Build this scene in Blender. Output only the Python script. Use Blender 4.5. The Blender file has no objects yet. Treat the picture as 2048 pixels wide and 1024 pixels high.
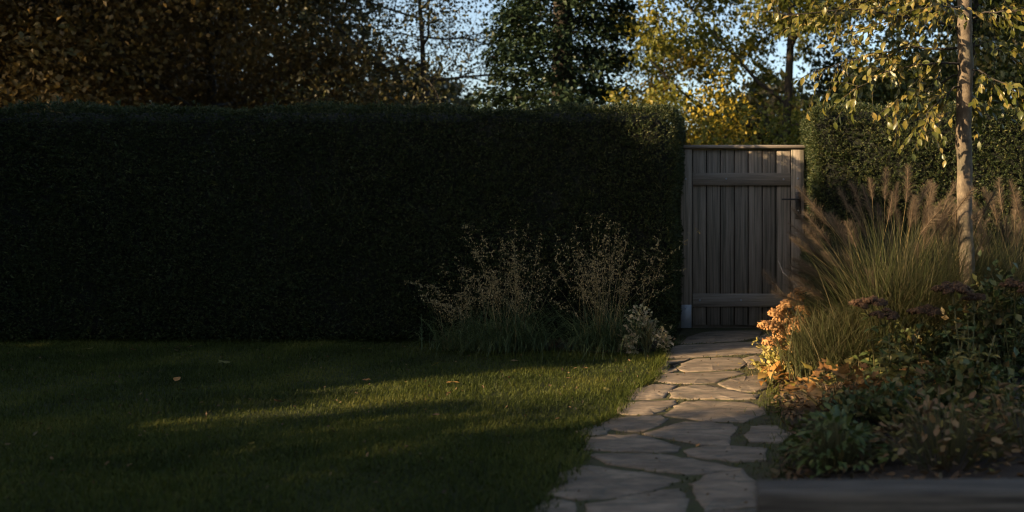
import bpy, math
import numpy as np
from mathutils import Vector

sc = bpy.context.scene
C = sc.collection
F = 30.0 / 36.0 * 2048.0          # focal length in photo pixels
H = 1.269                         # eye height

# ------------------------------------------------------------------ camera
cam_d = bpy.data.cameras.new("camera")
cam = bpy.data.objects.new("camera", cam_d)
C.objects.link(cam)
cam.location = (0, 0, H)
cam.rotation_euler = (math.radians(90), 0, 0)
cam_d.lens = 30
cam_d.sensor_width = 36
cam_d.sensor_fit = 'HORIZONTAL'
cam_d.shift_x = -(1480 - 1024) / 2048
cam_d.shift_y = -(512 - 420) / 2048
cam_d.clip_end = 2000
cam_d.clip_start = 0.05
cam_d.dof.use_dof = True
cam_d.dof.focus_distance = 7.0
cam_d.dof.aperture_fstop = 1.2
sc.camera = cam

# ------------------------------------------------------------------ sky and sun
SUN_EL = math.radians(18)
U = np.array([0.8725, 0.4886, 0.0])     # horizontal travel of the light
V = np.array([-0.4886, 0.8725, 0.0])
w = bpy.data.worlds.new("World")
sc.world = w
w.use_nodes = True
nt = w.node_tree
bg = nt.nodes['Background']
sky = nt.nodes.new('ShaderNodeTexSky')
sky.sky_type = 'NISHITA'
sky.sun_disc = False
sky.sun_elevation = SUN_EL
sky.sun_rotation = math.atan2(-U[0], -U[1])
sky.air_density = 1.0
sky.dust_density = 2.5
sky.ozone_density = 0.8
nt.links.new(sky.outputs[0], bg.inputs[0])
bg.inputs[1].default_value = 0.087

sun_d = bpy.data.lights.new("sun", 'SUN')
sun_d.energy = 5.0
sun_d.angle = math.radians(0.7)
sun_d.color = (1.0, 0.73, 0.42)
sun = bpy.data.objects.new("sun", sun_d)
C.objects.link(sun)
sd = Vector((U[0] * math.cos(SUN_EL), U[1] * math.cos(SUN_EL), -math.sin(SUN_EL)))
sun.rotation_euler = sd.to_track_quat('-Z', 'Y').to_euler()
sun.location = (-20, -12, 10)

sc.view_settings.view_transform = 'Standard'
sc.view_settings.look = 'None'
sc.view_settings.gamma = 1
sc.view_settings.exposure = 1.78
sc.render.engine = 'CYCLES'
sc.cycles.use_denoising = True
sc.cycles.filter_width = 1.1
sc.cycles.max_bounces = 6
sc.cycles.diffuse_bounces = 3
sc.cycles.glossy_bounces = 2
sc.cycles.transmission_bounces = 3
sc.cycles.transparent_max_bounces = 4

# ------------------------------------------------------------------ helpers
R = np.random.default_rng(7)

def gp(px, py):                       # photo pixel -> ground point
    Y = H * F / (py - 420.0)
    return (px - 1480.0) / F * Y, Y

def xa(px, Y):
    return (px - 1480.0) / F * Y

def za(py, Y):
    return H - (py - 420.0) / F * Y

def nrm(a):
    return a / np.maximum(np.linalg.norm(a, axis=-1, keepdims=True), 1e-9)

def mesh(name, chunks, mat, smooth=False):
    """chunks: list of (verts Nx3, faces MxK)."""
    vs, idx, starts, off, ls = [], [], [], 0, 0
    for v, f in chunks:
        v = np.asarray(v, dtype=np.float32).reshape(-1, 3)
        f = np.asarray(f, dtype=np.int32)
        if len(f) == 0:
            continue
        vs.append(v)
        idx.append((f + off).ravel())
        k = f.shape[1]
        starts.append(ls + np.arange(len(f), dtype=np.int32) * k)
        ls += f.size
        off += len(v)
    vs = np.concatenate(vs); idx = np.concatenate(idx); starts = np.concatenate(starts)
    me = bpy.data.meshes.new(name)
    me.vertices.add(len(vs)); me.loops.add(len(idx)); me.polygons.add(len(starts))
    me.vertices.foreach_set('co', vs.ravel())
    me.loops.foreach_set('vertex_index', idx)
    me.polygons.foreach_set('loop_start', starts)
    if smooth:
        me.polygons.foreach_set('use_smooth', np.ones(len(starts), dtype=bool))
    me.update(calc_edges=True)
    if mat:
        me.materials.append(mat)
    return me

def link(name, me, parent=None, loc=None, kind=None):
    o = bpy.data.objects.new(name, me)
    C.objects.link(o)
    if parent is not None:
        o.parent = parent
    if loc is not None:
        o.location = loc
    if kind:
        o['kind'] = kind
    return o

def obj(name, chunks, mat, parent=None, smooth=False, kind=None, loc=None):
    if parent is not None and loc is None and parent.location.length > 0:
        pl = np.array(parent.location)
        chunks = [(np.asarray(v, dtype=np.float64).reshape(-1, 3) - pl, f) for v, f in chunks]
    return link(name, mesh(name, chunks, mat, smooth), parent, loc, kind)

def thing(name, label, cat, loc=(0, 0, 0), group=None):
    o = bpy.data.objects.new(name, None)
    C.objects.link(o)
    o.location = loc
    o.empty_display_size = 0.2
    return tag(o, label, cat, group)

def tag(o, label, cat, group=None):
    o['label'] = label
    o['category'] = cat
    if group:
        o['group'] = group
    return o

def box(x0, x1, y0, y1, z0, z1, b=0.0):
    if b <= 0:
        v = [(x, y, z) for z in (z0, z1) for y in (y0, y1) for x in (x0, x1)]
        f = [(0, 2, 3, 1), (4, 5, 7, 6), (0, 1, 5, 4), (1, 3, 7, 5), (3, 2, 6, 7), (2, 0, 4, 6)]
        return np.array(v, float), np.array(f)
    # chamfered box through bmesh
    import bmesh
    bm = bmesh.new()
    bmesh.ops.create_cube(bm, size=1.0)
    for q in bm.verts:
        q.co = ((x0 + x1) / 2 + q.co.x * (x1 - x0), (y0 + y1) / 2 + q.co.y * (y1 - y0), (z0 + z1) / 2 + q.co.z * (z1 - z0))
    bmesh.ops.bevel(bm, geom=list(bm.edges), offset=b, segments=1, affect='EDGES')
    bmesh.ops.triangulate(bm, faces=list(bm.faces))
    bm.verts.index_update()
    v = np.array([q.co[:] for q in bm.verts]); f = np.array([[q.index for q in p.verts] for p in bm.faces])
    bm.free()
    return v, f

def tube(pts, rad, n=6, cap=True):
    pts = np.asarray(pts, float); m = len(pts)
    rad = np.broadcast_to(np.asarray(rad, float), (m,))
    d = nrm(np.gradient(pts, axis=0))
    ref = np.where(np.abs(d[:, 2:3]) < 0.9, np.array([[0, 0, 1.0]]), np.array([[1.0, 0, 0]]))
    ref = np.broadcast_to(ref[0], d.shape)
    a = nrm(np.cross(d, ref)); b = np.cross(d, a)
    t = np.arange(n) / n * 2 * np.pi
    v = pts[:, None] + rad[:, None, None] * (np.cos(t)[None, :, None] * a[:, None] + np.sin(t)[None, :, None] * b[:, None])
    i = np.arange(m - 1)[:, None] * n; j = np.arange(n)[None]
    j2 = (j + 1) % n
    f = np.stack([i + j, i + j2, i + n + j2, i + n + j], -1).reshape(-1, 4)
    return v.reshape(-1, 3), f

def inst(tv, tf, pos, ax, up, s):
    """place template (axis +Y, normal +Z) at pos with axis ax."""
    pos = np.asarray(pos, float); N = len(pos)
    y = nrm(np.asarray(ax, float)); z = np.asarray(up, float)
    z = nrm(z - (z * y).sum(-1, keepdims=True) * y); x = np.cross(y, z)
    s = np.asarray(s, float)
    s = np.broadcast_to(s[:, None] if s.ndim == 1 else s, (N, 3))
    tv = np.asarray(tv, float)
    l = tv[None] * s[:, None, :]
    v = pos[:, None] + l[..., 0:1] * x[:, None] + l[..., 1:2] * y[:, None] + l[..., 2:3] * z[:, None]
    tf = np.asarray(tf)
    f = (tf[None] + (np.arange(N) * len(tv))[:, None, None]).reshape(-1, tf.shape[1])
    return v.reshape(-1, 3), f

def rdir(n, rng=None):
    rng = rng or R
    return nrm(rng.normal(size=(n, 3)))

LEAF4 = (np.array([(0, 0, 0), (-.32, .45, .1), (0, 1, -.08), (.32, .45, .1)]), np.array([(0, 2, 1), (0, 3, 2)]))
LEAF9 = (np.array([(0, 0, 0), (-.2, .22, .05), (0, .25, 0), (.2, .22, .05), (-.27, .52, .05), (0, .55, -.03), (.27, .52, .05),
                   (-.15, .8, -.03), (0, .8, -.08), (.15, .8, -.03), (0, 1, -.18)]),
         np.array([(0, 2, 1), (0, 3, 2), (1, 2, 5), (1, 5, 4), (2, 3, 6), (2, 6, 5), (4, 5, 8), (4, 8, 7), (5, 6, 9), (5, 9, 8), (7, 8, 10), (8, 9, 10)]))
BROAD = (LEAF9[0] * np.array([1.45, 1, 1.3]), LEAF9[1])
# curled, withered leaf
CURL = (np.array([(0, 0, 0), (-.2, .25, .16), (0, .25, .02), (.22, .24, .12), (-.24, .55, .25), (.02, .55, .06), (.2, .58, .26),
                  (-.12, .82, .28), (.02, .8, .16), (.14, .8, .3), (.03, 1, .3)]), LEAF9[1])
# lobed leaf
def lobed():
    a = np.linspace(-math.pi, math.pi, 17)[:-1]
    r = 0.42 + 0.14 * np.cos(5 * a)
    v = [(0, .5, 0)] + [(r_ * math.sin(t) * 1.0, .5 + r_ * math.cos(t), .06 * math.cos(3 * t)) for t, r_ in zip(a, r)]
    f = [(0, 1 + (i + 1) % 16, 1 + i) for i in range(16)]
    return np.array(v), np.array(f)
LOBED = lobed()

# ------------------------------------------------------------------ materials
def new_mat(name):
    m = bpy.data.materials.new(name); m.use_nodes = True
    n = m.node_tree; p = n.nodes['Principled BSDF']
    return m, n, p

def ramp(n, cols, fac):
    r = n.nodes.new('ShaderNodeValToRGB')
    e = r.color_ramp.elements
    while len(e) < len(cols):
        e.new(0.5)
    for i, c in enumerate(cols):
        e[i].position = i / max(1, len(cols) - 1)
        e[i].color = (*c, 1)
    n.links.new(fac, r.inputs[0])
    return r.outputs[0]

def leaf_mat(name, cols, rough=0.5, transl=0.3, by='island', spec=0.25, clump=0.0):
    m, n, p = new_mat(name)
    if by == 'island':
        f = n.nodes.new('ShaderNodeNewGeometry').outputs['Random Per Island']
    else:
        f = n.nodes.new('ShaderNodeObjectInfo').outputs['Random']
    if clump > 0:
        tc = n.nodes.new('ShaderNodeTexCoord')
        no = n.nodes.new('ShaderNodeTexNoise'); no.inputs['Scale'].default_value = clump
        no.inputs['Detail'].default_value = 2
        n.links.new(tc.outputs['Object'], no.inputs['Vector'])
        mr = n.nodes.new('ShaderNodeMapRange'); mr.inputs[1].default_value = .3; mr.inputs[2].default_value = .7
        n.links.new(no.outputs[0], mr.inputs[0])
        mx = n.nodes.new('ShaderNodeMix'); mx.inputs[0].default_value = .55
        n.links.new(f, mx.inputs[2]); n.links.new(mr.outputs[0], mx.inputs[3])
        f = mx.outputs[0]
    c = ramp(n, cols, f)
    n.links.new(c, p.inputs['Base Color'])
    p.inputs['Roughness'].default_value = rough
    p.inputs['Specular IOR Level'].default_value = spec
    if transl > 0:
        t = n.nodes.new('ShaderNodeBsdfTranslucent'); n.links.new(c, t.inputs[0])
        ms = n.nodes.new('ShaderNodeMixShader'); ms.inputs[0].default_value = transl
        n.links.new(p.outputs[0], ms.inputs[1]); n.links.new(t.outputs[0], ms.inputs[2])
        n.links.new(ms.outputs[0], n.nodes['Material Output'].inputs[0])
    return m

def noise_mat(name, cols, scale=(5, 5, 5), detail=6, rough=0.85, bump=0.3, bscale=40, spec=0.3, dist=0.02, objrand=0.0, second=None):
    m, n, p = new_mat(name)
    tc = n.nodes.new('ShaderNodeTexCoord')
    mp = n.nodes.new('ShaderNodeMapping'); mp.inputs['Scale'].default_value = scale
    n.links.new(tc.outputs['Object'], mp.inputs[0])
    vec = mp.outputs[0]
    oi = n.nodes.new('ShaderNodeObjectInfo')
    if objrand:
        ad = n.nodes.new('ShaderNodeVectorMath'); ad.operation = 'ADD'
        sc_ = n.nodes.new('ShaderNodeMath'); sc_.operation = 'MULTIPLY'; sc_.inputs[1].default_value = 37
        n.links.new(oi.outputs['Random'], sc_.inputs[0])
        n.links.new(vec, ad.inputs[0]); n.links.new(sc_.outputs[0], ad.inputs[1])
        vec = ad.outputs[0]
    no = n.nodes.new('ShaderNodeTexNoise'); no.inputs['Scale'].default_value = 1; no.inputs['Detail'].default_value = detail
    no.inputs['Roughness'].default_value = 0.65
    n.links.new(vec, no.inputs['Vector'])
    mr = n.nodes.new('ShaderNodeMapRange'); mr.inputs[1].default_value = .28; mr.inputs[2].default_value = .72
    n.links.new(no.outputs[0], mr.inputs[0])
    c = ramp(n, cols, mr.outputs[0])
    if second:                                     # (colour, scale, amount) blotches: lichen, moss, damp
        n2 = n.nodes.new('ShaderNodeTexNoise'); n2.inputs['Scale'].default_value = second[1]; n2.inputs['Detail'].default_value = 5
        n.links.new(vec if objrand else tc.outputs['Object'], n2.inputs['Vector'])
        m2 = n.nodes.new('ShaderNodeMapRange'); m2.inputs[1].default_value = .5; m2.inputs[2].default_value = .68
        m2.inputs[4].default_value = second[2]
        n.links.new(n2.outputs[0], m2.inputs[0])
        mx = n.nodes.new('ShaderNodeMix'); mx.data_type = 'RGBA'
        n.links.new(m2.outputs[0], mx.inputs[0]); n.links.new(c, mx.inputs[6]); mx.inputs[7].default_value = (*second[0], 1)
        c = mx.outputs[2]
    if objrand:
        hs = n.nodes.new('ShaderNodeHueSaturation')
        m3 = n.nodes.new('ShaderNodeMapRange'); m3.inputs[3].default_value = 1 - objrand; m3.inputs[4].default_value = 1 + objrand
        n.links.new(oi.outputs['Random'], m3.inputs[0]); n.links.new(m3.outputs[0], hs.inputs['Value'])
        n.links.new(c, hs.inputs['Color']); c = hs.outputs[0]
    n.links.new(c, p.inputs['Base Color'])
    p.inputs['Roughness'].default_value = rough
    p.inputs['Specular IOR Level'].default_value = spec
    nb = n.nodes.new('ShaderNodeTexNoise'); nb.inputs['Scale'].default_value = bscale / max(scale); nb.inputs['Detail'].default_value = 8
    nb.inputs['Roughness'].default_value = .7
    n.links.new(vec, nb.inputs['Vector'])
    bp = n.nodes.new('ShaderNodeBump'); bp.inputs['Strength'].default_value = bump; bp.inputs['Distance'].default_value = dist
    n.links.new(nb.outputs[0], bp.inputs['Height']); n.links.new(bp.outputs[0], p.inputs['Normal'])
    return m

M = {}
M['soil'] = noise_mat('soil', [(.018, .013, .009), (.045, .032, .022), (.07, .05, .033)], (6, 6, 6), bump=.8, bscale=60, dist=.03)
M['turf'] = noise_mat('turf', [(.012, .016, .004), (.02, .026, .005), (.03, .034, .008)], (3, 3, 3), bump=.8, bscale=90, dist=.03)
M['joint'] = noise_mat('mossy_joint', [(.03, .024, .015), (.06, .05, .026), (.055, .06, .02), (.045, .035, .022)], (9, 9, 9), bump=.9, bscale=120, dist=.02)
M['stone'] = noise_mat('sandstone', [(.062, .047, .033), (.145, .111, .079), (.25, .192, .136)], (4, 11, 6), detail=9, rough=.8, bump=.8, bscale=36, dist=.014, objrand=.16,
                       second=((.08, .075, .055), 2.6, .7))
M['wood'] = noise_mat('weathered_oak', [(.09, .074, .059), (.165, .138, .11), (.24, .205, .168)], (95, 95, 2.2), rough=.75, bump=.5, bscale=60, dist=.006, objrand=.24, second=((.05, .05, .035), .45, .75))
M['woodh'] = noise_mat('weathered_oak_rail', [(.10, .084, .067), (.185, .156, .126), (.27, .232, .19)], (2.2, 95, 95), rough=.8, bump=.2, bscale=60, dist=.006, objrand=.15)
M['sleeper'] = noise_mat('old_sleeper', [(.012, .010, .008), (.06, .052, .042), (.15, .13, .105)], (2.2, 48, 48), rough=.8, bump=.7, bscale=50, dist=.01)
M['iron'] = noise_mat('black_iron', [(.012, .012, .013), (.022, .022, .024)], (20, 20, 20), rough=.45, bump=.1)
M['zinc'] = noise_mat('galvanised_steel', [(.2, .22, .25), (.3, .32, .35)], (12, 12, 4), rough=.5, bump=.1)
M['zinc'].node_tree.nodes['Principled BSDF'].inputs['Metallic'].default_value = .4
M['bark'] = noise_mat('smooth_bark', [(.035, .026, .018), (.09, .068, .046), (.18, .14, .095)], (22, 22, 14), rough=.8, bump=.6, bscale=60, dist=.008, second=((.07, .075, .05), 5, .5))
M['darkbark'] = noise_mat('dark_bark', [(.025, .02, .016), (.05, .04, .03)], (8, 8, 3), bump=.8, bscale=40, dist=.03)
M['yew'] = leaf_mat('yew_leaf', [(.010, .017, .006), (.018, .030, .010), (.032, .045, .014), (.085, .08, .026)], rough=.5, transl=.12, spec=.22)
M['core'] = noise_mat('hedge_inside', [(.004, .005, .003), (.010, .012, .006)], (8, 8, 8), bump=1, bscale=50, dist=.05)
M['grass'] = leaf_mat('lawn_grass', [(.015, .023, .005), (.032, .044, .008), (.066, .077, .013), (.14, .128, .03)], rough=.55, transl=.3, spec=.12, clump=1.3)
M['moss'] = leaf_mat('moss', [(.04, .045, .010), (.075, .072, .016), (.085, .062, .026)], rough=.8, transl=.2)
M['fgrass'] = leaf_mat('fountain_grass_blade', [(.04, .052, .019), (.068, .078, .03), (.105, .10, .046), (.15, .125, .07)], rough=.5, transl=.5)
M['plume'] = leaf_mat('seed_plume', [(.09, .065, .042), (.145, .105, .07), (.2, .155, .105)], rough=.6, transl=.4)
M['straw'] = leaf_mat('straw_stem', [(.14, .11, .045), (.22, .17, .075), (.29, .23, .11)], rough=.5, transl=.25)
M['panicle'] = leaf_mat('seed_panicle', [(.15, .112, .05), (.26, .2, .095), (.38, .3, .16)], rough=.6, transl=.35)
M['bladegreen'] = leaf_mat('tuft_blade', [(.045, .068, .03), (.07, .10, .04), (.11, .125, .045)], rough=.45, transl=.3)
M['youngleaf'] = leaf_mat('young_tree_leaf', [(.05, .062, .012), (.09, .092, .016), (.14, .122, .022), (.22, .155, .04)], rough=.38, transl=.4, by='object', spec=.5)
M['youngleaf_i'] = leaf_mat('young_tree_leaf_mass', [(.05, .062, .012), (.09, .092, .016), (.14, .122, .022), (.22, .155, .04)], rough=.38, transl=.4, spec=.5)
M['gold'] = leaf_mat('gold_leaf', [(.2, .19, .04), (.33, .28, .075), (.43, .35, .12), (.42, .26, .10)], rough=.5, transl=.35)
M['orangehead'] = leaf_mat('orange_flower', [(.3, .14, .05), (.42, .22, .085), (.5, .3, .13)], rough=.7, transl=.3)
M['orangeleaf'] = leaf_mat('orange_leaf', [(.26, .12, .03), (.38, .19, .05), (.45, .25, .08), (.2, .15, .04)], rough=.5, transl=.4, by='object')
M['autumnleaf'] = leaf_mat('autumn_leaf', [(.15, .075, .03), (.3, .15, .045), (.4, .19, .06), (.26, .21, .05), (.13, .12, .04)], rough=.55, transl=.3, by='object')
M['greenleaf'] = leaf_mat('green_leaf', [(.04, .06, .014), (.07, .09, .02), (.11, .115, .03)], rough=.45, transl=.25, by='object')
M['witheredleaf'] = leaf_mat('withered_leaf', [(.08, .045, .024), (.15, .088, .04), (.22, .14, .068), (.08, .075, .02), (.16, .13, .03)], rough=.7, transl=.2, by='object')
M['litter'] = leaf_mat('leaf_litter', [(.05, .03, .016), (.10, .06, .03), (.14, .085, .04), (.07, .06, .03)], rough=.7, transl=.15)
M['stemleaf'] = leaf_mat('sedum_leaf', [(.05, .08, .03), (.085, .11, .04), (.16, .155, .045)], rough=.5, transl=.25, by='object')
M['stem'] = leaf_mat('green_stem', [(.06, .065, .025), (.12, .10, .04)], rough=.6, transl=0)
M['sedumhead'] = leaf_mat('dark_sedum_head', [(.03, .016, .009), (.065, .034, .018), (.105, .06, .03)], rough=.8, transl=.1)
M['palehead'] = leaf_mat('pale_leaf', [(.2, .19, .10), (.32, .28, .15), (.38, .29, .19), (.14, .16, .07)], rough=.6, transl=.25)
M['bedfol'] = leaf_mat('bed_foliage', [(.035, .055, .018), (.06, .08, .025), (.10, .10, .032), (.12, .08, .032)], rough=.5, transl=.25)

# ------------------------------------------------------------------ ground
g = obj('ground', [(np.array([(-300, -300, -.008), (300, -300, -.008), (300, 400, -.008), (-300, 400, -.008)]), np.array([(0, 1, 2, 3)]))], M['turf'], kind='structure')

# outline of path, from the gate to below the frame (left and right borders), metres
PL = np.array([gp(*q) for q in [(1362, 664), (1345, 690), (1322, 700), (1318, 720), (1300, 760), (1252, 785), (1225, 830), (1160, 862), (1150, 890), (1150, 925), (1085, 995), (1040, 1060), (960, 1180)]])
PRt = np.array([gp(*q) for q in [(1604, 664), (1570, 700), (1545, 740), (1548, 790), (1545, 830), (1585, 870), (1560, 930), (1545, 1060), (1540, 1180)]])
def x_at(line, y):
    o = np.argsort(line[:, 1])
    return np.interp(y, line[o, 1], line[o, 0])
ys = np.linspace(2.3, 9.4, 60)
v = np.concatenate([np.stack([x_at(PL, ys), ys, np.full(60, .004)], 1), np.stack([x_at(PRt, ys) + .1, ys, np.full(60, .004)], 1)])
path = obj('path', [(v, np.array([(i, i + 60, i + 61, i + 1) for i in range(59)]))], M['joint'], kind='structure')

# right planting bed: mounded soil
nx, ny = 40, 50
ys = np.linspace(2.9, 8.6, ny)
gx, gy = np.meshgrid(np.linspace(0, 1, nx), ys)
xx = (x_at(PRt, gy) + .04) * (1 - gx) + 4.5 * gx
zz = .012 + .10 * np.minimum(1, gx * 5) + .025 * np.sin(xx * 7 + 1) * np.sin(gy * 6) * np.minimum(1, gx * 8) + R.normal(size=xx.shape) * .006
ii = (np.arange(ny - 1)[:, None] * nx + np.arange(nx - 1)[None]).ravel()
BEDF = np.stack([ii, ii + 1, ii + nx + 1, ii + nx], 1)
obj('flower_bed', [(np.stack([xx, gy, zz], -1).reshape(-1, 3), BEDF)], M['soil'], kind='structure', smooth=True)
# left bed, a strip along the hedge foot
bedL = np.array([gp(*q) for q in [(-100, 676), (400, 672), (640, 668), (790, 664), (850, 682), (930, 692), (1060, 700), (1200, 706), (1330, 705)]])
xs = np.linspace(-9.5, -.75, 90)
yb = np.interp(xs, bedL[:, 0], bedL[:, 1]) + R.normal(size=90) * .015
v = np.concatenate([np.stack([xs, yb, np.full(90, .003)], 1), np.stack([xs, (yb + 8.9) / 2, np.full(90, .03)], 1), np.stack([xs, np.full(90, 9.0), np.full(90, .03)], 1)])
f = [(i + k * 90, i + 1 + k * 90, i + 91 + k * 90, i + 90 + k * 90) for i in range(89) for k in range(2)]
obj('hedge_bed', [(v, np.array(f))], M['soil'], kind='structure')
def bed_y(x):
    return np.interp(x, bedL[:, 0], bedL[:, 1])

# ------------------------------------------------------------------ paving stones
ST = [
 [(885,88),(1000,62),(1262,64),(1225,100),(1130,116),(950,125),(835,130)],
 [(1250,98),(1292,72),(1340,74),(1335,106),(1235,109)],
 [(742,152),(850,138),(1000,132),(1160,122),(1300,116),(1300,160),(1240,185),(1050,193),(900,202),(765,210),(740,188)],
 [(905,212),(1060,204),(1140,204),(1172,235),(1140,262),(1000,274),(860,279),(818,262),(850,235)],
 [(742,226),(880,214),(828,235),(795,252),(815,276),(745,289),(705,280)],
 [(1165,213),(1230,192),(1285,215),(1262,255),(1190,262),(1190,232)],
 [(700,302),(850,289),(1000,285),(1130,277),(1165,288),(1080,312),(1005,338),(900,343),(780,339),(702,330)],
 [(1035,345),(1100,322),(1180,306),(1250,300),(1300,365),(1225,386),(1150,384),(1085,368)],
 [(585,375),(680,354),(775,353),(800,361),(762,388),(735,418),(650,426),(562,429),(558,405)],
 [(782,396),(850,362),(960,356),(1030,372),(1130,390),(1235,407),(1225,424),(1100,427),(900,427),(795,420)],
 [(522,452),(640,442),(795,437),(795,452),(730,488),(685,504),(600,509),(505,505)],
 [(752,515),(810,472),(858,447),(950,441),(1080,446),(1195,447),(1280,490),(1235,520),(1145,548),(1000,543),(850,528)],
 [(405,560),(500,532),(620,521),(715,520),(755,535),(705,562),(615,598),(545,598),(445,580)],
 [(285,602),(380,572),(440,592),(425,612),(315,623)],
 [(640,615),(760,578),(855,555),(950,553),(1095,564),(1115,576),(1085,620),(1085,668),(940,671),(805,643)],
 [(1205,582),(1330,577),(1405,610),(1385,655),(1205,658),(1190,620)],
 [(335,642),(450,625),(600,625),(715,652),(818,690),(800,708),(650,714),(480,704),(335,697)],
 [(862,706),(950,688),(1080,685),(1275,693),(1265,757),(1150,762),(1000,747),(890,729)],
 [(355,737),(400,725),(560,728),(720,728),(850,749),(1000,774),(1145,806),(1000,822),(850,831),(650,801),(455,772)],
 [(138,943),(225,824),(302,789),(400,794),(600,824),(835,863),(745,888),(600,930),(400,963),(275,963)],
 [(20,1060),(132,960),(245,988),(245,1060),(120,1130),(0,1140)],
 [(345,990),(500,965),(700,925),(822,914),(840,960),(842,1090),(560,1130),(330,1100),(352,1024)],
 [(905,890),(965,846),(1155,820),(1220,880),(1230,1000),(1050,1006),(962,1022),(930,960)],
 [(940,1050),(1060,1030),(1250,1022),(1260,1150),(1100,1230),(930,1180)],
 [(110,1160),(310,1130),(560,1160),(640,1260),(300,1420),(-40,1380)],
 [(660,1155),(900,1110),(1080,1250),(1010,1400),(700,1420)],
]
def chaikin(p):
    q = np.roll(p, -1, 0)
    return np.stack([.95 * p + .05 * q, .05 * p + .95 * q], 1).reshape(-1, 2)
def paving(poly):
    p = np.array([gp(1050 + a / 2.667, 640 + b / 2.667) for a, b in poly])
    p = chaikin(p)
    p = p.mean(0) + (p - p.mean(0)) * (1 + .019 / np.maximum(np.linalg.norm(p - p.mean(0), axis=1, keepdims=True), .08))
    q = np.roll(p, -1, 0)                                   # split long edges and roughen them
    p = np.stack([p, (p + q) / 2], 1).reshape(-1, 2)
    c = p.mean(0)
    L = np.linalg.norm(p - c, axis=1, keepdims=True)
    p = c + (p - c) * (1 + R.normal(size=(len(p), 1)) * .012 / np.maximum(L, .1) * .75)
    n = len(p)
    tilt = R.normal(size=2) * .005
    h = .009 + R.uniform(0, .004)
    def ring(k, z):
        dd = (p - c) * (1 - k / np.maximum(np.linalg.norm(p - c, axis=1, keepdims=True), .05))
        return np.concatenate([dd, (z + dd @ tilt * (z > 0))[:, None]], 1)
    r0 = ring(0, -.03); r1 = ring(.0, h - .003); r2 = ring(.004, h); r3 = ring(.05, h + .001)
    r1[:, 2] += R.normal(size=n) * .002; r2[:, 2] += R.normal(size=n) * .0015
    r3[:, 2] += R.normal(size=n) * .0015
    v = np.concatenate([r0, r1, r2, r3, [[0, 0, h + .003]]])
    f = [(k * n + i, k * n + (i + 1) % n, (k + 1) * n + (i + 1) % n, (k + 1) * n + i) for k in range(3) for i in range(n)]
    t = [(3 * n + i, 3 * n + (i + 1) % n, 4 * n) for i in range(n)]
    # quads and the cap must share vertices: write the quads as triangles
    ft = [(a, b, cc) for a, b, cc, d in f] + [(a, cc, d) for a, b, cc, d in f] + t
    me = mesh('paving_stone', [(v, np.array(ft))], M['stone'], smooth=False)
    link('paving_stone', me, path, (c[0], c[1], 0))
    return p
STONES = [paving(s) for s in ST]

def inside(px, py, poly):
    r = np.zeros(len(px), bool); n = len(poly)
    for i in range(n):
        x1, y1 = poly[i]; x2, y2 = poly[(i + 1) % n]
        c = ((y1 > py) != (y2 > py)) & (px < (x2 - x1) * (py - y1) / (y2 - y1 + 1e-12) + x1)
        r ^= c
    return r

# ------------------------------------------------------------------ blades
def blades(base, az, el0, L, curve, wid, segs=4, rng=R):
    """curved strips; returns chunk, points (N,segs+1,3), end directions"""
    N = len(base)
    el = np.broadcast_to(np.asarray(el0, float), (N,)).copy()
    h = np.stack([np.cos(az), np.sin(az), np.zeros(N)], 1)
    side = np.stack([-np.sin(az), np.cos(az), np.zeros(N)], 1)
    tw = rng.uniform(-.7, .7, N)[:, None]
    side = nrm(side + h * tw)
    P = [np.asarray(base, float)]
    for k in range(segs):
        d = h * np.cos(el)[:, None] + np.array([0, 0, 1]) * np.sin(el)[:, None]
        P.append(P[-1] + d * (L / segs)[:, None])
        el = el - curve / segs
    P = np.stack(P, 1)
    t = np.linspace(0, 1, segs + 1)
    ww = (wid[:, None] if np.ndim(wid) else np.full((N, 1), wid)) * (1 - t[None] ** 2 * .92) * .5
    vl = P - side[:, None] * ww[..., None]; vr = P + side[:, None] * ww[..., None]
    v = np.stack([vl, vr], 2).reshape(-1, 3)
    i = (np.arange(N)[:, None] * (segs + 1) + np.arange(segs)[None]).ravel() * 2
    f = np.stack([i, i + 1, i + 3, i + 2], 1)
    return (v, f), P, d

# ---- lawn
def lawn_pts(n, y0, y1):
    y = np.sqrt(R.uniform(y0 ** 2, y1 ** 2, n))
    x = R.uniform(-1.2, .05, n) * y
    edge = x_at(PL, y) + .03 + R.normal(size=n) * .035
    ok = (x < edge) & (y < bed_y(x) + R.normal(size=n) * .05)
    return x[ok], y[ok]
x1, y1 = lawn_pts(185000, 2.5, 5.2)
x2, y2 = lawn_pts(235000, 5.2, 8.5)
x = np.concatenate([x1, x2]); y = np.concatenate([y1, y2]); n = len(x)
patch = .5 + .5 * np.sin(x * 3.1 + 2 * np.sin(y * 1.7)) * np.sin(y * 2.7 + 1.3 * np.sin(x * 2.2))
L = R.uniform(.016, .042, n) * (.65 + .7 * patch)
ch, _, _ = blades(np.stack([x, y, np.zeros(n)], 1), R.uniform(0, 2 * np.pi, n), R.uniform(.7, 1.5, n), L, R.uniform(.3, 1.6, n), R.uniform(.0025, .0045, n), segs=2)
lawn = obj('lawn_grass', [ch], M['grass'], kind='stuff')
lawn['label'] = 'short mown green grass of the shaded lawn'
lawn['category'] = 'grass'

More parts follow.
